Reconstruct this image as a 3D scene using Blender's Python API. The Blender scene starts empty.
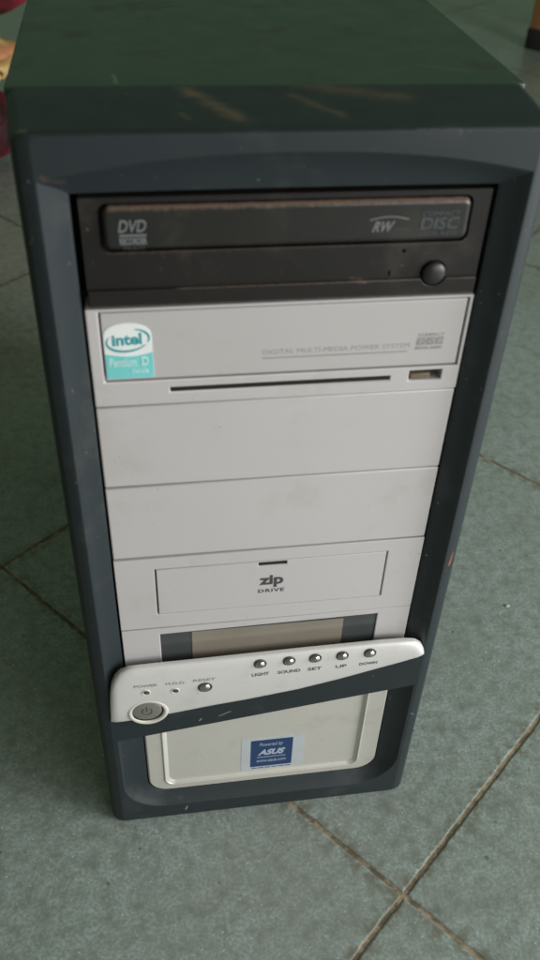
import bpy, bmesh, math, random
from mathutils import Vector, Matrix, noise
random.seed(7)
S = 0.001
scene = bpy.context.scene
COL = scene.collection

# ------------------------------------------------------------------ materials
def newmat(name):
    m = bpy.data.materials.new(name); m.use_nodes = True
    nt = m.node_tree
    return m, nt, nt.nodes['Principled BSDF']

def nd(nt, typ, **kw):
    n = nt.nodes.new(typ)
    for k, v in kw.items(): setattr(n, k, v)
    return n

def setin(nt, sock, v):
    if isinstance(v, bpy.types.NodeSocket): nt.links.new(v, sock)
    else: sock.default_value = v

def math_(nt, op, a, b=0.0, c=0.0, clamp=False):
    n = nd(nt, 'ShaderNodeMath', operation=op); n.use_clamp = clamp
    for i, v in enumerate((a, b, c)):
        setin(nt, n.inputs[i], v)
    return n.outputs[0]

def mix(nt, fac, a, b):
    n = nd(nt, 'ShaderNodeMix', data_type='RGBA')
    setin(nt, n.inputs[0], fac)
    for s, v in ((n.inputs[6], a), (n.inputs[7], b)):
        if isinstance(v, bpy.types.NodeSocket): nt.links.new(v, s)
        else: s.default_value = (*v, 1) if len(v) == 3 else v
    return n.outputs[2]

def noise_(nt, vec, scale, detail=3, rough=.55, stretch=None):
    if stretch:
        mp = nd(nt, 'ShaderNodeMapping'); mp.inputs['Scale'].default_value = stretch
        if len(stretch) == 3: pass
        nt.links.new(vec, mp.inputs['Vector']); vec = mp.outputs[0]
    n = nd(nt, 'ShaderNodeTexNoise'); n.inputs['Scale'].default_value = scale
    n.inputs['Detail'].default_value = detail; n.inputs['Roughness'].default_value = rough
    nt.links.new(vec, n.inputs['Vector'])
    return n.outputs['Fac']

def ramp(nt, v, lo, hi):
    n = nd(nt, 'ShaderNodeMapRange', interpolation_type='SMOOTHSTEP'); setin(nt, n.inputs[0], v)
    n.inputs[1].default_value = lo; n.inputs[2].default_value = hi
    return n.outputs[0]

def coords(nt):
    g = nd(nt, 'ShaderNodeTexCoord'); return g.outputs['Object']

def bump(nt, bsdf, h, strength, dist=.0005):
    b = nd(nt, 'ShaderNodeBump'); b.inputs['Strength'].default_value = strength
    b.inputs['Distance'].default_value = dist
    nt.links.new(h, b.inputs['Height']); nt.links.new(b.outputs[0], bsdf.inputs['Normal'])

def plastic(name, col, rough=.45, dirt=None, dirt_amt=.3, specks=None, grain=.12, metallic=0.0, var=.12, scuffs_and_glint=(), spec=.5):
    """moulded plastic: uneven tone, grime patches, tiny specks, fine surface grain"""
    m, nt, b = newmat(name); v = coords(nt)
    n1 = noise_(nt, v, 14, 4, .6)
    dark = tuple(c*(1-var) for c in col); lite = tuple(min(1, c*(1+var)) for c in col)
    c = mix(nt, n1, dark, lite)
    r = math_(nt, 'MULTIPLY_ADD', noise_(nt, v, 60, 4), .22, rough-.11)
    if dirt:
        d = ramp(nt, noise_(nt, v, 34, 6, .68), .52, .72)
        c = mix(nt, math_(nt, 'MULTIPLY', d, dirt_amt), c, dirt)
        r = math_(nt, 'MULTIPLY_ADD', d, .15, r)
    if specks:
        s = ramp(nt, noise_(nt, v, 420, 2, .5), .725, .765)
        g = ramp(nt, noise_(nt, v, 17, 2), .44, .6)
        s = math_(nt, 'MULTIPLY', s, g)
        c = mix(nt, math_(nt, 'MULTIPLY', s, .75), c, specks)
        # thin vertical scratches
        sc = ramp(nt, noise_(nt, v, 1, 1, .5, stretch=(620, 620, 150)), .77, .80)
        c = mix(nt, math_(nt, 'MULTIPLY', sc, .2), c, specks)
    for (ax, bx, rad, colr, amt) in scuffs_and_glint:      # worn marks and one painted edge highlight, each in its place: segment a-b, radius
        A = Vector(ax)*S; B = Vector(bx)*S; AB = B-A; L2 = max(AB.length_squared, 1e-12)
        sub = nd(nt, 'ShaderNodeVectorMath', operation='SUBTRACT'); nt.links.new(v, sub.inputs[0]); sub.inputs[1].default_value = A
        dot = nd(nt, 'ShaderNodeVectorMath', operation='DOT_PRODUCT'); nt.links.new(sub.outputs[0], dot.inputs[0]); dot.inputs[1].default_value = AB
        t = math_(nt, 'DIVIDE', dot.outputs['Value'], L2, clamp=True)
        scl = nd(nt, 'ShaderNodeVectorMath', operation='SCALE'); scl.inputs[0].default_value = AB; nt.links.new(t, scl.inputs['Scale'])
        sb2 = nd(nt, 'ShaderNodeVectorMath', operation='SUBTRACT'); nt.links.new(sub.outputs[0], sb2.inputs[0]); nt.links.new(scl.outputs[0], sb2.inputs[1])
        ln = nd(nt, 'ShaderNodeVectorMath', operation='LENGTH'); nt.links.new(sb2.outputs[0], ln.inputs[0])
        wob = math_(nt, 'MULTIPLY_ADD', noise_(nt, v, 900/max(rad, .8)*1.0, 3), rad*S*1.6, ln.outputs['Value'])
        msk = ramp(nt, wob, rad*S*2.0, rad*S*(.9 if rad < 2 else .15))
        c = mix(nt, math_(nt, 'MULTIPLY', msk, amt), c, colr)
    nt.links.new(c, b.inputs['Base Color']); nt.links.new(r, b.inputs['Roughness'])
    b.inputs['Metallic'].default_value = metallic
    b.inputs['Specular IOR Level'].default_value = spec
    if grain: bump(nt, b, noise_(nt, v, 1500, 2), grain, .0003)
    return m

def flat(name, col, rough=.5, metallic=0.0, grain=0):
    m, nt, b = newmat(name); v = coords(nt)
    c = mix(nt, noise_(nt, v, 90, 3), tuple(x*.88 for x in col), tuple(min(1, x*1.1) for x in col))
    nt.links.new(c, b.inputs['Base Color']); b.inputs['Roughness'].default_value = rough
    b.inputs['Metallic'].default_value = metallic
    if grain: bump(nt, b, noise_(nt, v, 500, 3), grain, .0005)
    return m

TOP_SCUFF = ((.17, .135, .075))
NAVY = (.0190, .0265, .0305)
M = {}
M['navy'] = plastic('navy_plastic', NAVY, .50, spec=.36, dirt=(.055, .058, .056), dirt_amt=.4, specks=(.30, .30, .27), grain=.18, scuffs_and_glint=[
    ((-33, 44, 417), (-17, 12, 417), 5.2, (.19, .135, .085), .8), ((4, 36, 417), (18, 14, 417), 3.6, (.15, .11, .07), .65),
    ((14, 46, 417), (44, 32, 417), 7.5, (.15, .105, .065), .7), ((-36, 18, 417), (-34, 12, 417), 1.5, (.11, .09, .06), .5),
    ((-82, .5, 402.8), (-76, 3, 401.2), 1.5, (.10, .07, .05), .6),
    ((88.6, .6, 214), (87.6, .6, 206), .85, (.42, .10, .08), .85),
    ((-80.5, 4, 231), (-82, 3.6, 221), .45, (.32, .32, .30), .8),
    ((-79, 5, 300), (-80, 5, 296), .5, (.22, .23, .25), .6),
    ((-20, 0, 104), (-26, 0, 101), .7, (.22, .23, .24), .6), ((-36, 0, 100), (-37, 0, 98.5), .6, (.3, .3, .3), .7),
    ((-47, 0, 7), (-46, 0, 10.5), .6, (.30, .30, .29), .8), ((-88.5, .4, 37), (-88.6, .4, 40), .7, (.22, .22, .22), .7),
    ((85.5, 0, 84), (87.5, .3, 82), .6, (.16, .18, .18), .7), ((-89, 3, 417), (-86, 3, 417), .9, (.20, .18, .13), .6), ((-68, 3, 416), (-67, 2, 416), .8, (.2, .2, .17), .6), ((-49, 3, 416), (-48, 2, 416), .7, (.2, .2, .17), .5),
    ((40, .6, 416.8), (90, .6, 416.8), .5, (.16, .165, .16), .55), ((-66, 30, 18), (-50, 3, 16), 2.5, (.10, .10, .10), .5)])  # first mark here paints the highlight along the top front edge
M['green'] = plastic('dark_steel_reflected_green', (.030, .052, .036), .36, dirt=(.055, .045, .028), dirt_amt=.45, specks=(.12, .11, .08), grain=.08, scuffs_and_glint=[  # dark steel; the room's green reflection is painted into its base colour
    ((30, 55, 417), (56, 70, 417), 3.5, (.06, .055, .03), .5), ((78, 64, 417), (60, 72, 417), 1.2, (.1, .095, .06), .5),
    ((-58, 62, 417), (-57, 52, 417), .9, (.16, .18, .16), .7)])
M['steel'] = flat('galvanised_steel', (.45, .45, .44), .38, .9)
M['black'] = flat('cavity_shade_black', (.004, .004, .004), .8)  # near-black colour stands in for shade inside slots and gaps
M['grey'] = plastic('light_grey_plastic', (.500, .484, .490), .38, dirt=(.38, .34, .29), dirt_amt=.28, specks=(.30, .22, .16), grain=.13, var=.05)
M['grey_door'] = plastic('door_grey_plastic', (.46, .45, .452), .38, dirt=(.40, .36, .32), dirt_amt=.25, grain=.08, var=.04)
M['strip'] = plastic('pearl_silver_plastic', (.66, .655, .65), .30, dirt=(.42, .38, .32), dirt_amt=.30, specks=(.30, .24, .18), grain=.05, metallic=.15, var=.03)
M['silver'] = plastic('worn_silver_paint', (.60, .59, .55), .30, dirt=(.40, .385, .32), dirt_amt=.4, grain=.07, metallic=.30, var=.08)
M['cream'] = plastic('yellowed_plastic_ring', (.62, .60, .54), .32, grain=.04, var=.04)
M['button'] = plastic('tarnished_button_metal', (.34, .335, .31), .30, dirt=(.14, .13, .11), dirt_amt=.6, grain=.1, metallic=.6)
M['chrome'] = flat('chromed_plastic', (.62, .62, .62), .16, 1.0)
M['drive'] = plastic('black_brown_plastic', (.0125, .0110, .0105), .46, spec=.35, dirt=(.050, .040, .034), dirt_amt=.45, specks=(.14, .12, .10), grain=.10, scuffs_and_glint=[((-40, 4.9, 359.9), (72, 4.9, 359.9), .9, (.13, .095, .075), .7), ((-64, 5.6, 373.4), (66, 5.6, 373.4), .7, (.085, .06, .045), .55), ((24, 5, 360.5), (30, 5, 359.5), 1.2, (.13, .10, .08), .6), ((-72, 5, 353), (73, 5, 353), .6, (.12, .10, .08), .5)])
M['drive_door'] = plastic('black_tray_plastic', (.017, .016, .015), .33, dirt=(.04, .034, .03), dirt_amt=.4, grain=.06, scuffs_and_glint=[
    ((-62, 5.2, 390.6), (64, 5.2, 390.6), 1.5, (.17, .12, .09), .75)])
M['drive_print'] = flat('faded_white_print', (.15, .16, .165), .5)
M['drive_print_dim'] = flat('dim_print', (.065, .078, .085), .5)
M['ink'] = flat('grey_ink', (.30, .29, .295), .5)
M['ink_dark'] = flat('dark_ink', (.06, .06, .065), .5)
M['ink_mid'] = flat('worn_ink', (.26, .26, .27), .5)
M['white'] = flat('white_sticker', (.80, .83, .84), .3)
M['teal'] = flat('teal_sticker', (.19, .62, .63), .3)
M['teal_ink'] = flat('teal_ink', (.03, .33, .36), .3)
M['pale'] = flat('pale_ink', (.55, .78, .78), .3)
M['blue'] = flat('blue_sticker', (.018, .048, .135), .3)
M['label_white'] = flat('label_print', (.36, .43, .54), .3)
M['label_back'] = flat('clear_label_backing', (.45, .485, .52), .25)
M['lcd_frame'] = flat('smoked_window', (.060, .068, .070), .18)
M['slot'] = plastic('brown_inner_plastic', (.16, .12, .08), .6)

# glass-like display film
m, nt, b = newmat('lcd_film'); v = coords(nt)
c = mix(nt, noise_(nt, v, 26, 3), (.190, .165, .138), (.275, .245, .205))
nt.links.new(c, b.inputs['Base Color']); b.inputs['Roughness'].default_value = .25; b.inputs['Coat Weight'].default_value = .8; b.inputs['Coat Roughness'].default_value = .08
M['lcd'] = m

# floor tiles
TILE_ANG = math.radians(40.5)
m, nt, b = newmat('speckled_green_tile'); v = coords(nt)
mp = nd(nt, 'ShaderNodeMapping'); mp.vector_type = 'TEXTURE'; mp.inputs['Rotation'].default_value = (0, 0, TILE_ANG)
nt.links.new(v, mp.inputs['Vector'])
sep = nd(nt, 'ShaderNodeSeparateXYZ'); nt.links.new(mp.outputs[0], sep.inputs[0])
wobn = noise_(nt, v, 55, 4, .7); wob = math_(nt, 'MULTIPLY_ADD', wobn, .0020, -.0010)
def linedist(sock, off, pitch):
    t = math_(nt, 'ADD', sock, -off)
    t = math_(nt, 'ADD', t, wob)
    t = math_(nt, 'DIVIDE', t, pitch)
    fr = math_(nt, 'FRACT', math_(nt, 'ADD', t, .5))
    return math_(nt, 'MULTIPLY', math_(nt, 'ABSOLUTE', math_(nt, 'ADD', fr, -.5)), pitch), t
du, tu = linedist(sep.outputs[0], .0142, .3925)
dv, tv = linedist(sep.outputs[1], -.0985, .388)
dmin = math_(nt, 'MINIMUM', du, dv)
grout = ramp(nt, dmin, .0018, .0009)
halo = ramp(nt, dmin, .012, .0015)
# tile identity for tone
comb = nd(nt, 'ShaderNodeCombineXYZ')
nt.links.new(math_(nt, 'ROUND', tu), comb.inputs[0]); nt.links.new(math_(nt, 'ROUND', tv), comb.inputs[1])
wn = nd(nt, 'ShaderNodeTexWhiteNoise'); nt.links.new(comb.outputs[0], wn.inputs['Vector'])
fine = noise_(nt, v, 480, 3, .6)
mid = noise_(nt, v, 110, 4, .7)
big = noise_(nt, v, 7, 5, .6)
c = mix(nt, ramp(nt, fine, .32, .68), (.225, .278, .265), (.375, .447, .430))
c = mix(nt, ramp(nt, mid, .35, .75), c, (.180, .208, .184))
c = mix(nt, math_(nt, 'MULTIPLY', ramp(nt, big, .35, .75), .42), c, (.185, .200, .165))
sm = ramp(nt, noise_(nt, v, 1, 5, .62, stretch=(18, 34, 1)), .54, .75)
c = mix(nt, math_(nt, 'MULTIPLY', sm, .5), c, (.160, .170, .138))
c = mix(nt, math_(nt, 'MULTIPLY', wn.outputs['Value'], .22), c, (.150, .185, .160))
st2 = ramp(nt, noise_(nt, v, 11, 6, .72), .60, .70)
c = mix(nt, math_(nt, 'MULTIPLY', st2, .36), c, (.10, .105, .080))
spk = ramp(nt, noise_(nt, v, 420, 1, .4), .70, .76)
c = mix(nt, math_(nt, 'MULTIPLY', spk, .7), c, (.50, .52, .48))
dks = ramp(nt, noise_(nt, v, 150, 1, .4), .765, .79)
c = mix(nt, math_(nt, 'MULTIPLY', dks, .6), c, (.05, .055, .045))
c = mix(nt, math_(nt, 'MULTIPLY', math_(nt, 'MULTIPLY', halo, ramp(nt, mid, .40, .62)), .55), c, (.12, .105, .07))
gn = noise_(nt, v, 75, 4, .7)
gc = mix(nt, ramp(nt, gn, .42, .68), (.105, .085, .055), (.31, .25, .165))
c = mix(nt, grout, c, gc)
nt.links.new(c, b.inputs['Base Color'])
r = math_(nt, 'MULTIPLY_ADD', noise_(nt, v, 24, 5, .65), .35, .13)
r = math_(nt, 'MULTIPLY_ADD', grout, .5, r, clamp=True)
nt.links.new(r, b.inputs['Roughness'])
h = math_(nt, 'MULTIPLY_ADD', fine, .05, math_(nt, 'MULTIPLY', ramp(nt, dmin, .0005, .0026), 1.0))
bump(nt, b, h, .55, .0012)
M['tile'] = m

# red printed cloth
m, nt, b = newmat('red_cloth'); v = coords(nt)
c = mix(nt, ramp(nt, noise_(nt, v, 9, 3), .40, .62), (.03, .004, .008), (.34, .014, .035))
c = mix(nt, ramp(nt, noise_(nt, v, 30, 3), .66, .72), c, (.38, .30, .28))
nt.links.new(c, b.inputs['Base Color']); b.inputs['Roughness'].default_value = .75
bump(nt, b, noise_(nt, v, 900, 2), .3, .001); M['red'] = m
m, nt, b = newmat('gold_peach_cloth'); v = coords(nt)
c = mix(nt, ramp(nt, noise_(nt, v, 14, 2), .42, .60), (.60, .28, .13), (.66, .50, .20))
c = mix(nt, ramp(nt, noise_(nt, v, 24, 2), .62, .68), c, (.10, .035, .012))
nt.links.new(c, b.inputs['Base Color']); b.inputs['Roughness'].default_value = .6
bump(nt, b, noise_(nt, v, 700, 2), .3, .001); M['gold'] = m
m, nt, b = newmat('varnished_wood'); v = coords(nt)
c = mix(nt, noise_(nt, v, 1, 5, .6, stretch=(90, 90, 7)), (.17, .075, .028), (.36, .18, .075))
nt.links.new(c, b.inputs['Base Color']); b.inputs['Roughness'].default_value = .35
M['wood'] = m
M['rubber'] = flat('black_rubber', (.010, .010, .010), .7)
M['crumb'] = flat('crumb', (.5, .46, .36), .8)

# ------------------------------------------------------------------ mesh helpers
def link(name, me, mat, parent=None):
    o = bpy.data.objects.new(name, me); COL.objects.link(o)
    if mat: me.materials.clear(); me.materials.append(mat)
    if parent: o.parent = parent
    return o

def bm_box(x0, x1, y0, y1, z0, z1):
    bm = bmesh.new()
    vs = [bm.verts.new((x, y, z)) for x in (x0, x1) for y in (y0, y1) for z in (z0, z1)]
    for f in ((0, 1, 3, 2), (4, 6, 7, 5), (0, 4, 5, 1), (2, 3, 7, 6), (0, 2, 6, 4), (1, 5, 7, 3)):
        bm.faces.new([vs[i] for i in f])
    bmesh.ops.recalc_face_normals(bm, faces=bm.faces)
    return bm

def bm_loft(rings, close=True):
    """rings: list of equal-length closed point loops"""
    bm = bmesh.new(); R = []
    for ring in rings: R.append([bm.verts.new(p) for p in ring])
    n = len(R[0])
    for a, b_ in zip(R, R[1:]):
        for i in range(n):
            bm.faces.new((a[i], a[(i+1) % n], b_[(i+1) % n], b_[i]))
    if close:
        bm.faces.new(R[0][::-1]); bm.faces.new(R[-1])
    bmesh.ops.recalc_face_normals(bm, faces=bm.faces)
    return bm

def rrect(x0, x1, z0, z1, r, n=5):
    """rounded rectangle; r one radius or (bl, br, tr, tl)"""
    if not isinstance(r, tuple): r = (r,)*4
    P = []
    for (cx, cz, a0, rr) in ((x0+r[0], z0+r[0], 180, r[0]), (x1-r[1], z0+r[1], 270, r[1]), (x1-r[2], z1-r[2], 0, r[2]), (x0+r[3], z1-r[3], 90, r[3])):
        for k in range(n+1):
            a = math.radians(a0+90*k/n); P.append((cx+rr*math.cos(a), cz+rr*math.sin(a)))
    return P

def prism(pts, y0, y1):
    return bm_loft([[(x, y0, z) for x, z in pts], [(x, y1, z) for x, z in pts]])

def tomesh(bm, name='m'):
    me = bpy.data.meshes.new(name); bm.to_mesh(me); bm.free(); return me

def bake(me, cutters=(), bevel=0, seg=2, ang=35, intersect=False):
    o = bpy.data.objects.new('tmp', me); COL.objects.link(o); kill = [o]
    for cme in cutters:
        co = bpy.data.objects.new('cut', cme); COL.objects.link(co); kill.append(co)
        md = o.modifiers.new('b', 'BOOLEAN'); md.operation = 'DIFFERENCE'; md.solver = 'EXACT'; md.object = co
    if bevel:
        md = o.modifiers.new('v', 'BEVEL'); md.width = bevel; md.segments = seg; md.limit_method = 'ANGLE'
        md.angle_limit = math.radians(ang); md.harden_normals = False; md.use_clamp_overlap = True
    dg = bpy.context.evaluated_depsgraph_get(); dg.update()
    r = bpy.data.meshes.new_from_object(o.evaluated_get(dg), depsgraph=dg)
    for k in kill: bpy.data.objects.remove(k)
    return r

def finish(name, bm, mat, parent=None, cut=(), bevel=0, seg=2, ang=35, sharp=32, label=None):
    me = tomesh(bm, name) if isinstance(bm, bmesh.types.BMesh) else bm
    if cut or bevel:
        me = bake(me, [tomesh(c) if isinstance(c, bmesh.types.BMesh) else c for c in cut], bevel, seg, ang)
    me.name = name
    me.transform(Matrix.Scale(S, 4))
    me.shade_smooth(); me.set_sharp_from_angle(angle=math.radians(sharp))
    if bevel:
        for p_ in me.polygons:             # big plane faces stay plane
            if p_.area > 3e-6 and max(abs(c_) for c_ in p_.normal) > .99999: p_.use_smooth = False
    o = link(name, me, mat, parent)
    if label: o['label'] = label
    return o

def join_bm(list_):
    bm = bmesh.new()
    for l in list_:
        me = tomesh(l) if isinstance(l, bmesh.types.BMesh) else l
        bm.from_mesh(me)
    return bm

def text_mesh(txt, x0, x1, z0, z1, y, shear=0, bold=0, depth=.12, space=1, slope=0.0):
    """text turned into mesh and fitted in the box x0..x1, z0..z1 on a plane y facing -y (slope: rise per mm)"""
    cu = bpy.data.curves.new('t', 'FONT'); cu.body = txt; cu.shear = shear; cu.offset = bold; cu.space_character = space
    cu.resolution_u = 4
    o = bpy.data.objects.new('t', cu); COL.objects.link(o)
    dg = bpy.context.evaluated_depsgraph_get(); dg.update()
    me = bpy.data.meshes.new_from_object(o.evaluated_get(dg), depsgraph=dg)
    bpy.data.objects.remove(o)
    xs = [v.co.x for v in me.vertices]; ys = [v.co.y for v in me.vertices]
    ax, bx, ay, by = min(xs), max(xs), min(ys), max(ys)
    bm = bmesh.new(); bm.from_mesh(me)
    for v in bm.verts:
        x = x0+(v.co.x-ax)/(bx-ax)*(x1-x0); z = z0+(v.co.y-ay)/(by-ay)*(z1-z0)
        v.co = (x, y, z+slope*(x-(x0+x1)/2))
    g = bmesh.ops.extrude_face_region(bm, geom=bm.faces[:])
    vs = [e for e in g['geom'] if isinstance(e, bmesh.types.BMVert)]
    for v in vs: v.co.y -= depth
    bmesh.ops.recalc_face_normals(bm, faces=bm.faces)
    return bm

def disc_ring(cx, cz, y0, y1, rx, rz=None, n=40):
    rz = rz or rx
    return prism([(cx+rx*math.cos(2*math.pi*k/n), cz+rz*math.sin(2*math.pi*k/n)) for k in range(n)], y0, y1)

def dome(cx, cz, y, r, h, n=28, rings=7, skirt=1.5, axis=None):
    R = [[(cx+r*math.cos(a), y+skirt, cz+r*math.sin(a)) for a in [2*math.pi*k/n for k in range(n)]]]
    for j in range(rings):
        t = j/rings*math.pi/2
        R.append([(cx+r*math.cos(t)*math.cos(a), y-h*math.sin(t), cz+r*math.cos(t)*math.sin(a)) for a in [2*math.pi*k/n for k in range(n)]])
    return bm_loft(R)

def tube_strip(pts, w, y, dep=.12):
    """flat ribbon following 2D points (drawn line of a print)"""
    bm = bmesh.new(); L = []; Rr = []
    for i, (x, z) in enumerate(pts):
        a = pts[max(0, i-1)]; b_ = pts[min(len(pts)-1, i+1)]
        d = Vector((b_[0]-a[0], b_[1]-a[1])).normalized(); nrm = Vector((-d.y, d.x))
        ww = w[i] if isinstance(w, list) else w
        L.append((x+nrm.x*ww/2, z+nrm.y*ww/2)); Rr.append((x-nrm.x*ww/2, z-nrm.y*ww/2))
    rings = [[(l[0], y-dep, l[1]), (l[0], y, l[1]), (r_[0], y, r_[1]), (r_[0], y-dep, r_[1])] for l, r_ in zip(L, Rr)]
    bm.free()
    return bm_loft(rings)

# ------------------------------------------------------------------ setting
bm = bmesh.new()
NX = 8
for q in ((-4000, -1500), (5000, -1500), (5000, 7500), (-4000, 7500)): bm.verts.new((q[0], q[1], 0))
bm.faces.new(bm.verts[:])
fl = finish('floor', bm, M['tile']); fl['kind'] = 'structure'

# ------------------------------------------------------------------ computer tower
T = bpy.data.objects.new('computer_tower', None); COL.objects.link(T)
T['label'] = 'old dark navy computer tower with silver grey drive covers standing on green tiles'
T['category'] = 'computer'

# front bezel: outer shell flaring to the back, two dished recesses
def ringat(y, hw, z0, z1, r): return [(x, y, z) for x, z in rrect(-hw, hw, z0, z1, r)]
shell = bm_loft([ringat(0, 84.9, 2.2, 415.8, 2.6), ringat(.35, 86.6, 1.2, 416.4, 3.0), ringat(1.5, 89.2, .5, 416.8, 3.2), ringat(3.4, 90.9, 0, 417, 3.6), ringat(6.5, 91.8, 0, 417, 3.8),
                 ringat(20, 93.2, 0, 417, 4), ringat(47, 95.8, 0, 417, 4), ringat(48.5, 95.8, .8, 416.4, 4)])
def arch(xh, ztop_c, drop, zl, zr, r, n=24):
    """outline of the upper recess, arched along its top"""
    P = [(-xh, zl), (xh, zr)]
    for k in range(n+1):
        t = 1-2*k/n; x = xh*t
        P.append((x, ztop_c-drop*abs(t)**2.3))
    return P
ur = []
for y, xh, zt, dr, zl, zr in ((-4, 85.6, 411.5, 8.3, 118, 142), (0, 84.4, 410, 8.3, 118, 142), (1.9, 82.3, 407.6, 7.6, 119, 142.5), (3.8, 79.6, 404, 5.6, 120, 143), (5.4, 76.8, 399.4, 2.8, 121, 144), (6.3, 75.3, 395.6, .4, 122, 145), (7, 75.1, 395.4, 0, 122, 145), (34, 75.1, 395.4, 0, 122, 145)):
    ur.append([(x, y, z) for x, z in arch(xh, zt, dr, zl, zr, 0)])
def low_out(x0, x1, zb, r, ztl, ztr):
    P = []
    n = 10
    for k in range(n+1):
        a = math.radians(180+90*k/n); P.append((x0+r+r*math.cos(a), zb+r+r*math.sin(a)))
    for k in range(n+1):
        a = math.radians(270+90*k/n); P.append((x1-r+r*math.cos(a), zb+r+r*math.sin(a)))
    for k in range(7):
        t = k/6; P.append((x1+(x0-x1)*t, ztr+(ztl-ztr)*t))
    return P
lr = []
for y, x0, x1, zb, r, a, c_ in ((-4, -84, 84.6, 12, 27, 87.2, 112), (0, -82.6, 83.2, 13.8, 26, 86.8, 111.4), (1.6, -81.2, 81.8, 15.2, 25, 86.8, 111.4), (3.6, -77.5, 79, 17.8, 21, 86.8, 111.4), (5.4, -71, 74.5, 20.6, 15, 86.8, 111.4), (6.2, -68.6, 71.8, 21.6, 12.5, 86.8, 111.4), (30, -68.6, 71.8, 21.6, 12.5, 86.8, 111.4)):
    lr.append([(x, y, z) for x, z in low_out(x0, x1, zb, r, a, c_)])
hollow = bm_box(-89, 89, 20, 60, 6, 412)
bez = finish('front_bezel', shell, M['navy'], T, cut=[hollow, bm_loft(ur), bm_loft(lr)], bevel=.3, seg=2, ang=28, sharp=15)

# steel case
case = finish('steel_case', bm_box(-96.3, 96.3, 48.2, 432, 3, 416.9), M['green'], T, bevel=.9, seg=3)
finish('rear_panel', bm_box(-94, 94, 432, 433.2, 8, 413), M['steel'], T, bevel=.4)
finish('front_chassis', bm_box(-88, 88, 17.8, 19.6, 7, 411), M['black'], T)
for (x, y) in ((-75, 80), (75, 80), (-75, 400), (75, 400)):
    finish('foot', bm_loft([[(x+9*math.cos(a), y+9*math.sin(a), z) for a in [2*math.pi*k/20 for k in range(20)]] for z in (0.05, 3)]), M['rubber'], T)

# --- optical drive
DY = 6.0
plate = bm_box(-72.4, 73.3, DY, 17.5, 352.6, 393.6)
recess = prism(rrect(-66.2, 67.0, 373.8, 391.6, 3.2), DY-2, DY+4)
hole = disc_ring(43.6, 370.7, DY-2, DY+5, .75, n=14)
btn_hole = disc_ring(56.1, 361.6, DY-3, DY+4, 5.1)
slit = bm_box(38.7, 39.4, DY-2, DY+3, 360.6, 363)
OD = finish('optical_drive', plate, M['drive'], T, cut=[recess, hole, btn_hole, slit], bevel=.45, seg=2)
lipb = bm_box(-72.2, 73.1, DY-1.15, DY+2, 352.8, 359.6)
finish('lower_lip', lipb, M['drive'], OD, cut=[disc_ring(56.1, 361.6, DY-5, DY+4, 5.1)], bevel=.7, seg=3)
door = prism(rrect(-65.0, 66.1, 374.9, 390.9, 3.0), DY-1.5, DY+3.4)
TD = finish('disc_tray', door, M['drive_door'], OD, bevel=1.9, seg=4)
finish('eject_button', dome(56.1, 361.6, DY-.9, 4.6, 1.7, skirt=4), M['drive_door'], OD)
py = DY-1.5
lg = [text_mesh('DVD', -59.8, -50.0, 381.7, 386.2, py, shear=.25, bold=.02),
      bm_box(-59.4, -50.1, py-.1, py, 380.2, 381.0), text_mesh('RECORDER', -59.5, -50.0, 377.2, 379.8, py, bold=.045)]
finish('lettering', join_bm(lg), M['drive_print'], OD)
finish('lettering', join_bm([text_mesh('MULTI', -58.2, -51.2, 375.4, 376.6, py)]), M['drive_print_dim'], OD)
sw = tube_strip([(29+k*1.1, 383.6+1.2*math.sin(k/13*math.pi)) for k in range(14)], .45, py)
finish('lettering', join_bm([text_mesh('RW', 30, 38.4, 379.1, 383.1, py, shear=.4, bold=.03), sw]), M['drive_print'], OD)
finish('lettering', join_bm([text_mesh('COMBO', 38.8, 44.2, 379.4, 380.8, py)]), M['drive_print_dim'], OD)
def disc_logo(x0, x1, z0, z1, y):
    L = [text_mesh('COMPACT', x0+.6, x1-.2, z1-(z1-z0)*.20, z1, y, shear=.15),
         text_mesh('DISC', x0+.4, x1-.2, z0+(z1-z0)*.26, z1-(z1-z0)*.26, y+.02, bold=.0, shear=.12),
         text_mesh('DIGITAL AUDIO', x0, x1-.4, z0, z0+(z1-z0)*.17, y, shear=.15)]
    n = 12
    for k in range(n):
        xx = x0+.4+(x1-x0-1.2)*k/(n-1)
        L.append(prism([(xx, z0+(z1-z0)*.26), (xx+.22, z0+(z1-z0)*.26), (xx+.5, z1-(z1-z0)*.26), (xx+.28, z1-(z1-z0)*.26)], y-.13, y))
    return join_bm(L)
finish('disc_logo', disc_logo(47.6, 62.4, 377.2, 386.4, py), M['drive_print_dim'], OD)

# --- four grey bay covers
GY = 6.0
def cover_bm(z0, z1, x0=-74.2, x1=74.3, dy=0): return bm_box(x0, x1, GY+dy, 17.0, z0+.3, z1-.3)
Z = [351.9, 307.6, 265.0, 221.3, 171.8]
c1 = finish('drive_bay_cover', cover_bm(Z[1], Z[0]), M['grey'], T, cut=[
    bm_box(-69.5, 73.0, GY-2, GY+4, 319.4, 350.3), bm_box(-44.4, 45.2, GY-2, GY+14, 313.6, 315.9),
    bm_box(53.2, 67.0, GY-2, GY+14, 312.8, 317.6)], bevel=.5, seg=2)
finish('tray_door', bm_box(-68.9, 72.0, GY-.1, GY+3.6, 320.4, 350.0), M['grey_door'], c1, bevel=.45, seg=3)
finish('release_lever', bm_box(54.2, 62.6, GY+1.0, GY+4.0, 312.9, 315.4), M['slot'], c1, bevel=.6)
finish('disc_slot_shade_fill', bm_box(-44.2, 45.0, GY+.35, GY+6, 313.7, 315.8), M['black'], c1)  # black filler box painted as the shade inside the slot
dy = GY-.1
finish('lettering', join_bm([text_mesh('DIGITAL MULTI-MEDIA POWER SYSTEM', -7.8, 51.4, 328.9, 331.1, dy, depth=.05), bm_box(-8.0, 50.6, dy-.05, dy, 326.9, 327.6)]), M['ink'], c1)
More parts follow.
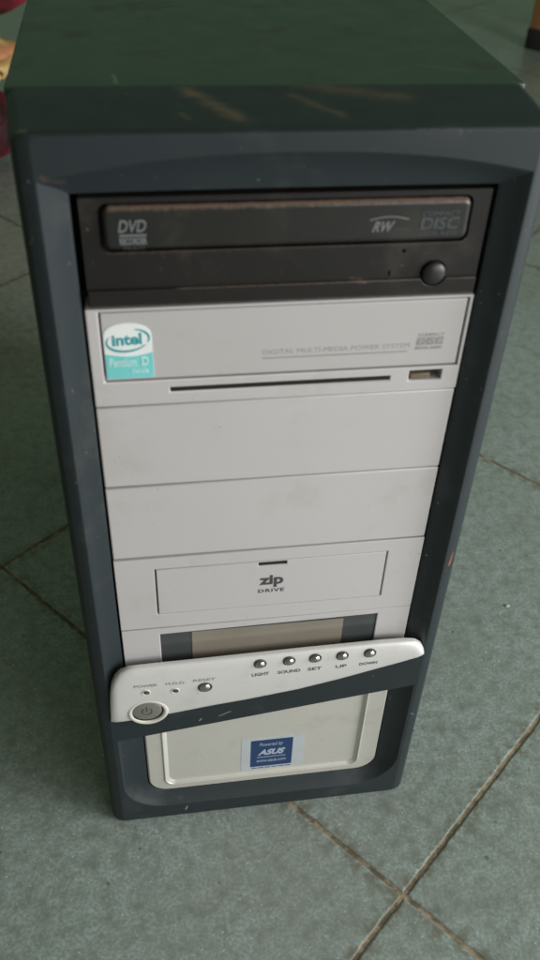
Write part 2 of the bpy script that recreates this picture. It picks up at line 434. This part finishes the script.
finish('disc_logo', disc_logo(53.8, 65.4, 327.9, 335.2, dy), M['ink'], c1)
# first sticker: white arched top, teal foot
def arch_pts(x0, x1, z0, zc, zt, n=14):
    P = [(x0, z0), (x1, z0)]
    for k in range(n+1):
        t = k/n; a = math.pi*t
        P.append(((x0+x1)/2+(x1-x0)/2*math.cos(a)**1 if 0 < k < n else (x1 if k == 0 else x0), zc+(zt-zc)*math.sin(a)**.75))
    return P
SX0, SX1 = -68.4, -50.4
st = finish('sticker', prism(arch_pts(SX0, SX1, 321.2, 339.2, 345.6), dy-.14, dy), M['white'], c1, label='white and teal processor sticker with arched top')
finish('sticker_band', prism([(SX0+.05, 321.3), (SX1-.05, 321.3), (SX1-.05, 332.6)]+[(SX1-.05-(SX1-SX0-.1)*k/12, 332.6-1.5*math.sin(math.pi*k/12)) for k in range(1, 12)]+[(SX0+.05, 332.6)], dy-.2, dy-.1), M['teal'], st)
cx, cz = (SX0+SX1)/2, 338.2
ell = [(cx+7.9*math.cos(math.radians(a)), cz+4.6*math.sin(math.radians(a))+.09*7*math.cos(math.radians(a))) for a in range(-255+300, -255+300+1)]
def arc(a0, a1, rx, rz, n=36, tilt=.10):
    return [(cx+rx*math.cos(math.radians(a0+(a1-a0)*k/n)), cz+rz*math.sin(math.radians(a0+(a1-a0)*k/n))+tilt*rx*math.cos(math.radians(a0+(a1-a0)*k/n))) for k in range(n+1)]
a1_ = arc(150, 325, 8.0, 4.7); a2_ = arc(-22, 70, 8.0, 4.7)
finish('lettering', join_bm([text_mesh('intel', cx-5.9, cx+5.2, cz-2.1, cz+2.9, dy-.14, bold=.03, slope=.04),
    tube_strip(a1_, [.25+.75*math.sin(math.pi*k/36) for k in range(37)], dy-.14), tube_strip(a2_, [.3+.6*math.sin(math.pi*k/36) for k in range(37)], dy-.14)]), M['teal_ink'], st)
finish('lettering', join_bm([text_mesh('Pentium', SX0+1.3, SX0+11.6, 326.7, 330.6, dy-.2, bold=.02), text_mesh('D', SX0+13.6, SX0+16.2, 326.9, 330.9, dy-.2, bold=.03),
    text_mesh('inside', SX0+9.6, SX0+16.0, 323.4, 325.8, dy-.2, bold=.01)]), M['pale'], st)

c2 = finish('drive_bay_cover', cover_bm(Z[2], Z[1], dy=.45), M['grey'], T, bevel=.7)
c3 = c2.copy(); COL.objects.link(c3); c3.parent = T
me = c2.data.copy(); c3.data = me
for v in me.vertices:
    v.co.z = ((v.co.z/S-Z[2])/(Z[1]-Z[2])*(Z[2]-Z[3])+Z[3])*S
# zip cover with door outline
def frame_groove(x0, x1, z0, z1, w, y0, y1, wl=None):
    wl = wl or w
    return [bm_box(x0, x0+wl, y0, y1, z0, z1), bm_box(x1-wl, x1, y0, y1, z0, z1), bm_box(x0+wl-.05, x1-wl+.05, y0, y1, z0, z0+w), bm_box(x0+wl-.05, x1-wl+.05, y0, y1, z1-w, z1)]
c4 = finish('drive_bay_cover', cover_bm(Z[4], Z[3]), M['grey'], T, cut=[bm_box(-55.8, 57.2, GY-2, GY+3, 181.8, 213.6), bm_box(-7, 8, GY, GY+14, 209.6, 213)], bevel=.5)
zd = finish('zip_door', bm_box(-54.9, 56.4, GY-.05, GY+2.8, 182.1, 213.3), M['grey'], c4, cut=[bm_box(-6.4, 7.4, GY-2, GY+6, 210.3, 212.7)], bevel=.4)
finish('door_slot_shade_fill', bm_box(-6.2, 7.2, GY+.5, GY+2.6, 210.4, 212.6), M['black'], c4)  # black filler, gives the door opening its shade by colour
finish('lettering', join_bm([text_mesh('zip', -5.6, 6.2, 195.0, 203.6, GY-.05, bold=.035), text_mesh('DRIVE', -6.0, 6.8, 191.6, 194.0, GY-.05, bold=.02, space=1.2)]), M['ink_dark'], c4)

# display cover
c5 = finish('display_panel', bm_box(-74.2, 74.3, GY, 17, 126, Z[4]-.22), M['grey'], T, cut=[prism([(-55.2, 130), (57, 130), (57, 168.3), (-55.2, 166.9)], GY-3, GY+3.5)], bevel=.45)
dw = finish('display_window', prism([(-55.0, 130.2), (56.8, 130.2), (56.8, 168.1), (-55.0, 166.7)], GY+.7, GY+3.4), M['lcd_frame'], c5, bevel=.2)
finish('lcd_screen', bm_box(-39.2, 39.4, GY+.5, GY+.69, 136, 166.0), M['lcd'], c5)

# --- control strip: bulging lofted plate
topz = [(-84.3, 108), (-84.0, 119), (-83.2, 130), (-81.8, 139), (-79.5, 145), (-76.5, 148.8), (-72, 150.6), (-60, 151.0), (-36, 151.3), (16, 152.4), (60, 152.8), (73, 152.4), (78, 151.2), (81.5, 148.2), (83.6, 144.2), (84.4, 140.5)]
botz = [(-84.3, 106.6), (-74, 107.0), (-56, 109.4), (-51, 110.0), (-30, 113.4), (-12, 115.6), (16, 120.2), (38, 125.5), (52, 129.6), (72, 135.4), (80, 138.0), (84.4, 139.6)]
def interp(T_, x):
    if x <= T_[0][0]: return T_[0][1]
    for (a, b_) in zip(T_, T_[1:]):
        if x <= b_[0]: return a[1]+(b_[1]-a[1])*(x-a[0])/(b_[0]-a[0])
    return T_[-1][1]
xs = [-84.3, -84.2, -84.0, -83.6, -83.2, -82.5, -81.8, -80.6, -79.5, -78, -76.5, -74, -72, -68, -64, -58]+[-52+4*k for k in range(32)]+[75, 77, 78.5, 80, 81.5, 82.6, 83.4, 84.0, 84.4]
NT = 22
def prof(t, w):                      # outward bulge across the strip
    e = min(t, 1-t)*w                # distance from edge, mm
    ed = min(1, e/(3.0 if t < .5 else 4.5))
    return .8+1.7*math.sqrt(max(0, 1-(1-ed)**2))+1.2*math.sin(math.pi*t)
def strip_y(x, z):
    zt, zb = interp(topz, x), interp(botz, x); w = max(zt-zb, .3)
    k = min(1, (84.6-abs(x))/5.5); k = math.sqrt(max(0, 1-(1-max(k, 0))**2))
    t = min(1, max(0, (z-zb)/w))
    return -(.35+k*(prof(t, w)-.35))
bm = bmesh.new(); grid = []
for x in xs:
    zt, zb = interp(topz, x), interp(botz, x)
    colv = []
    for j in range(NT+1):
        t = .5-.5*math.cos(math.pi*j/NT); z = zb+(zt-zb)*t
        colv.append(bm.verts.new((x, strip_y(x, z), z)))
    grid.append(colv)
for a, b_ in zip(grid, grid[1:]):
    for j in range(NT): bm.faces.new((a[j], b_[j], b_[j+1], a[j+1]))
# skirt down to the bezel behind
back = []
def skirt(seq):
    nv = [bm.verts.new((v.co.x, 1.0, v.co.z)) for v in seq]
    for i in range(len(seq)-1): bm.faces.new((seq[i], seq[i+1], nv[i+1], nv[i]))
skirt([c[-1] for c in grid]); skirt([c[0] for c in grid][::-1]); skirt(grid[0]); skirt(grid[-1])
bmesh.ops.remove_doubles(bm, verts=bm.verts[:], dist=.001)
bmesh.ops.recalc_face_normals(bm, faces=bm.faces)
CS = finish('control_strip', bm, M['strip'], T, sharp=50)
PX, PZ = -64.8, 117.2
# ring under power button
def torus(cx, cz, y, R_, r, n=48, k=12, flatk=1.0):
    rings = []
    for i in range(n):
        a = 2*math.pi*i/n
        rings.append([(cx+(R_+r*math.cos(2*math.pi*j/k))*math.cos(a), y-r*flatk*math.sin(2*math.pi*j/k), cz+(R_+r*math.cos(2*math.pi*j/k))*math.sin(a)) for j in range(k)])
    rings.append(rings[0]); b_ = bm_loft(rings, close=False)
    bmesh.ops.remove_doubles(b_, verts=b_.verts[:], dist=.001); bmesh.ops.recalc_face_normals(b_, faces=b_.faces)
    return b_
sy = -3.2
rg = finish('button_ring', join_bm([torus(PX+.5, PZ-1.6, sy+.6, 9.5, 1.5, flatk=.8), disc_ring(PX+.5, PZ-1.5, sy+.6, 0.3, 10.6)]), M['cream'], CS)
pb = finish('power_button', dome(PX, PZ, sy-.1, 7.9, .7, skirt=1.2), M['button'], CS, sharp=60)
finish('well', disc_ring(PX, PZ, sy-.15, sy+.7, 8.9), M['black'], CS)
pic = join_bm([tube_strip([(PX+2.6*math.cos(math.radians(a)), PZ+2.6*math.sin(math.radians(a))) for a in range(125, 416, 12)], .55, sy-.7, .2), bm_box(PX-.28, PX+.28, sy-.95, sy-.6, PZ, PZ+3.8)])
finish('power_symbol', pic, M['ink_dark'], CS)
def on_strip(x, z): return strip_y(x, z)
for (x, z) in ((-64.4, 133.2), (-49.4, 132.4)):
    y = on_strip(x, z)
    L = finish('indicator_led', dome(x, z, y+.02, 1.55, .35, n=18, skirt=.6), M['lcd_frame'], CS)
    finish('led_rim', torus(x, z, y+.05, 1.95, .38, n=24, k=8), M['cream'], L)
x, z = -33.8, 133.0; y = on_strip(x, z)
L = finish('reset_button', dome(x, z, y-.1, 2.9, 1.5, skirt=1.2), M['chrome'], CS); finish('button_rim', torus(x, z, y+.1, 3.4, .5, n=28, k=8), M['ink_dark'], L)
BX = [(-5.0, 147.0), (10.2, 147.2), (24.0, 147.4), (38.4, 147.4), (53.2, 147.6)]
for i, (x, z) in enumerate(BX):
    y = on_strip(x, z)
    L = finish('push_button', dome(x, z, y-.1, 2.55, 1.6, skirt=1.2), M['chrome'], CS); finish('button_rim', torus(x, z, y+.1, 3.0, .45, n=28, k=8), M['ink_dark'], L)
def strip_text(txt, x0, x1, z0, z1, mat, bold=.01, slope=0):
    b_ = text_mesh(txt, x0, x1, z0, z1, 0, bold=bold, depth=.16, slope=slope)
    for v in b_.verts: v.co.y += on_strip(v.co.x, v.co.z)+.02
    return finish('lettering', b_, mat, CS)
strip_text('POWER', -70.2, -58.2, 137.7, 139.6, M['ink_mid'])
strip_text('H.D.D', -54.0, -44.4, 137.7, 139.6, M['ink_mid'])
strip_text('RESET', -39.8, -28.2, 138.2, 140.1, M['ink_mid'])
for (t, x0, x1), (bx, bz) in zip((('LIGHT', -9.2, -.2), ('SOUND', 4.4, 16.4), ('SET', 20.4, 27.8), ('UP', 35.4, 41.2), ('DOWN', 48.2, 57.8)), BX):
    strip_text(t, x0, x1, bz-8.8, bz-6.5, M['ink_dark'] if t != 'SOUND' else M['ink_dark'], slope=.03)

# --- lower silver panel
op = low_out(-68.2, 71.4, 22.0, 12.2, 88.2, 111.2)
bm = bm_loft([[(x, 5.6, z) for x, z in low_out(-66.9, 70.1, 23.2, 11.2, 88.0, 110.9)], [(x, 6.0, z) for x, z in low_out(-67.7, 70.9, 22.4, 11.8, 88.2, 111.2)], [(x, 7.2, z) for x, z in op], [(x, 12, z) for x, z in op]])
inner = bm_loft([[(x, y, z) for x, z in low_out(a, b_, c_, r, 98, 120)] for y, a, b_, c_, r in ((2, -58.8, 60.4, 27.2, 6.5), (5.6, -57.2, 58.9, 28.8, 5.6), (6.9, -55.6, 57.4, 30.2, 4.8))])
LP = finish('lower_panel', bm, M['silver'], T, cut=[inner], bevel=.25, sharp=30)
rimpts = low_out(-58.0, 59.6, 28.0, 6, 80.5, 101)
path = rimpts[:22]; path = [(-58.0, 84)]+path+[(59.6, 104)]
def pipe(path, y, r, k=8):
    rings = []
    for i, (x, z) in enumerate(path):
        a = path[max(0, i-1)]; b_ = path[min(len(path)-1, i+1)]
        d = Vector((b_[0]-a[0], b_[1]-a[1])).normalized(); n_ = Vector((-d.y, d.x))
        rings.append([(x+n_.x*r*math.cos(2*math.pi*j/k), y+r*math.sin(2*math.pi*j/k), z+n_.y*r*math.cos(2*math.pi*j/k)) for j in range(k)])
    return bm_loft(rings)
finish('raised_rim', pipe(path, 5.75, .75), M['silver'], LP, sharp=60)
iy = 6.9
sk = finish('sticker', prism(rrect(-12.4, 25.2, 31.6, 64.6, .8), iy-.12, iy), M['label_back'], LP, label='clear backed blue maker sticker on the silver lower panel')
finish('sticker_field', prism(rrect(-6.8, 18.4, 35.0, 62.6, .6), iy-.2, iy-.1), M['blue'], sk)
finish('lettering', join_bm([text_mesh('Powered by', -1.8, 12.6, 55.4, 59.6, iy-.2, shear=.3, bold=.0),
    text_mesh('ASUS', -2.6, 14.0, 47.0, 52.8, iy-.2, shear=.35, bold=.05), bm_box(-2.8, 14.4, iy-.3, iy-.18, 44.6, 45.1),
    text_mesh('www.asus.com', -3.2, 14.8, 39.6, 41.8, iy-.2)]), M['label_white'], sk)
finish('lettering', join_bm([bm_box(-6+4.1*k_, -2.6+4.1*k_, iy-.2, iy-.1, 33.0, 33.8) for k_ in range(6)]), M['blue'], sk)

# ------------------------------------------------------------------ things behind
# rumpled bundle of red and gold cloth, on the floor behind-left
def lump(cx, cy, cz, rx, ry, rz, seed, amp=.16, fr=2.2, zmin=0):
    bm = bmesh.new(); bmesh.ops.create_icosphere(bm, subdivisions=5, radius=1)
    for v in bm.verts:
        d = v.co.normalized(); o = Vector((seed*3.1, seed, -seed))
        f = 1+amp*noise.noise(d*fr+o)+amp*.5*abs(noise.noise(Vector((d.x*5, d.y*5, d.z*2))+o))
        p = Vector((cx+rx*d.x*f, cy+ry*d.y*f, cz+rz*d.z*f))
        if p.z < zmin+1: p.z = zmin+1+.02*(p.z-zmin)
        if p.z < .3: p.z = .3
        v.co = p
    return bm
B = bpy.data.objects.new('cloth_bundle', None); COL.objects.link(B)
B['label'] = 'rumpled dark red and gold patterned cloth bundle on the floor behind the tower'; B['category'] = 'cloth'
finish('lower_fold', lump(-435, 1110, 55, 218, 140, 66, 1.3), M['red'], B)
finish('middle_fold', lump(-428, 1110, 152, 226, 140, 50, 2.7), M['gold'], B, label='gold and peach patterned fold')
finish('upper_fold', lump(-410, 1140, 262, 228, 160, 82, 4.4), M['red'], B)

# wooden stool whose near leg shows at the upper right
K = bpy.data.objects.new('wooden_stool', None); COL.objects.link(K); K.location = (1.0, 1.9, 0)
K['label'] = 'wooden stool with a black rubber foot at the far upper right'; K['category'] = 'stool'
def rot_box(cx, cy, w, z0, z1, ang, tw=1.0):
    c, s = math.cos(ang), math.sin(ang)
    rr = []
    for z, k in ((z0, 1.0), (z1, tw)):
        rr.append([(cx+(a*c-b_*s)*w/2*k, cy+(a*s+b_*c)*w/2*k, z) for a, b_ in ((-1, -1), (1, -1), (1, 1), (-1, 1))])
    return bm_loft(rr)
ang = math.radians(-50); c, s = math.cos(ang), math.sin(ang)
for (a, b_) in ((-1, -1), (1, -1), (1, 1), (-1, 1)):
    px, pyy = (a*150*c-b_*150*s), (a*150*s+b_*150*c)
    # near-left leg foot lands at about x 850, y 1720 in scene
    lg_ = finish('leg', rot_box(px, pyy, 40, 34, 430, ang, 1.1), M['wood'], K, bevel=2)
    finish('rubber_foot', rot_box(px, pyy, 46, 0.2, 42, ang), M['rubber'], lg_, bevel=3)
finish('seat', rot_box(0, 0, 370, 430, 455, ang), M['wood'], K, bevel=6, seg=3)
for (a, b_) in ((0, -1), (0, 1)):
    bmx = rot_box(0, 0, 1, 0, 1, 0); bmx.free()
    bmx = bm_box(-130, 130, b_*150-9, b_*150+9, 150, 175); bmesh.ops.rotate(bmx, verts=bmx.verts[:], cent=(0, 0, 0), matrix=Matrix.Rotation(ang, 3, 'Z'))
    finish('stretcher', bmx, M['wood'], K, bevel=2)
_p = Vector((-150*c+150*s, -150*s-150*c, 0))
K.location = ((858-_p.x)*S, (1722-_p.y)*S, 0)

# small crumb on the tiles
bm = bmesh.new(); bmesh.ops.create_icosphere(bm, subdivisions=2, radius=1.5)
for v in bm.verts: v.co = Vector((v.co.x*1.2, v.co.y*.8, v.co.z*.6))*(1+.3*noise.noise(v.co*2)); v.co.z += .8
cr = finish('crumb', bm, M['crumb']); cr.location = (.214, .143, 0)
cr['label'] = 'tiny pale crumb on the tile right of the tower'; cr['category'] = 'crumb'

# ------------------------------------------------------------------ camera
cam = bpy.data.cameras.new('camera'); co = bpy.data.objects.new('camera', cam); COL.objects.link(co)
co.location = (-.053717, -.285638, .514512)
co.rotation_euler = (0.868231, -0.034312, -0.144285)
cam.sensor_fit = 'VERTICAL'; cam.sensor_height = 36; cam.lens = 882.0*36/960
cam.clip_start = .01; cam.clip_end = 100
cam.dof.use_dof = True; cam.dof.focus_distance = .50; cam.dof.aperture_fstop = 11
scene.camera = co

# ------------------------------------------------------------------ light
w = bpy.data.worlds.new('World'); scene.world = w; w.use_nodes = True
nt = w.node_tree; bg = nt.nodes['Background']
g = nd(nt, 'ShaderNodeTexCoord'); sp = nd(nt, 'ShaderNodeSeparateXYZ'); nt.links.new(g.outputs['Generated'], sp.inputs[0])
f = ramp(nt, sp.outputs[1], -.35, .75)                 # the room is greener and a little brighter behind the tower
nt.links.new(mix(nt, f, (.142, .146, .096), (.100, .160, .105)), bg.inputs[0]); bg.inputs[1].default_value = 1.0
def area(name, loc, target, size, energy, col, sy=None):
    l = bpy.data.lights.new(name, 'AREA'); l.energy = energy; l.color = col; l.size = size
    if sy: l.shape = 'RECTANGLE'; l.size_y = sy
    o = bpy.data.objects.new(name, l); COL.objects.link(o); o.location = loc
    o.rotation_euler = (Vector(target)-Vector(loc)).to_track_quat('-Z', 'Y').to_euler()
    return o
area('window_light', (1.42, -.62, .60), (0, 0, .15), .9, 33, (1, .985, .97), .8)
area('room_light', (.85, -1.30, .60), (0, -.05, .05), .9, 9.5, (1, .99, .985))

scene.view_settings.view_transform = 'Standard'; scene.view_settings.look = 'None'
scene.view_settings.exposure = 0; scene.view_settings.gamma = 1
scene.render.resolution_x = 576; scene.render.resolution_y = 1024
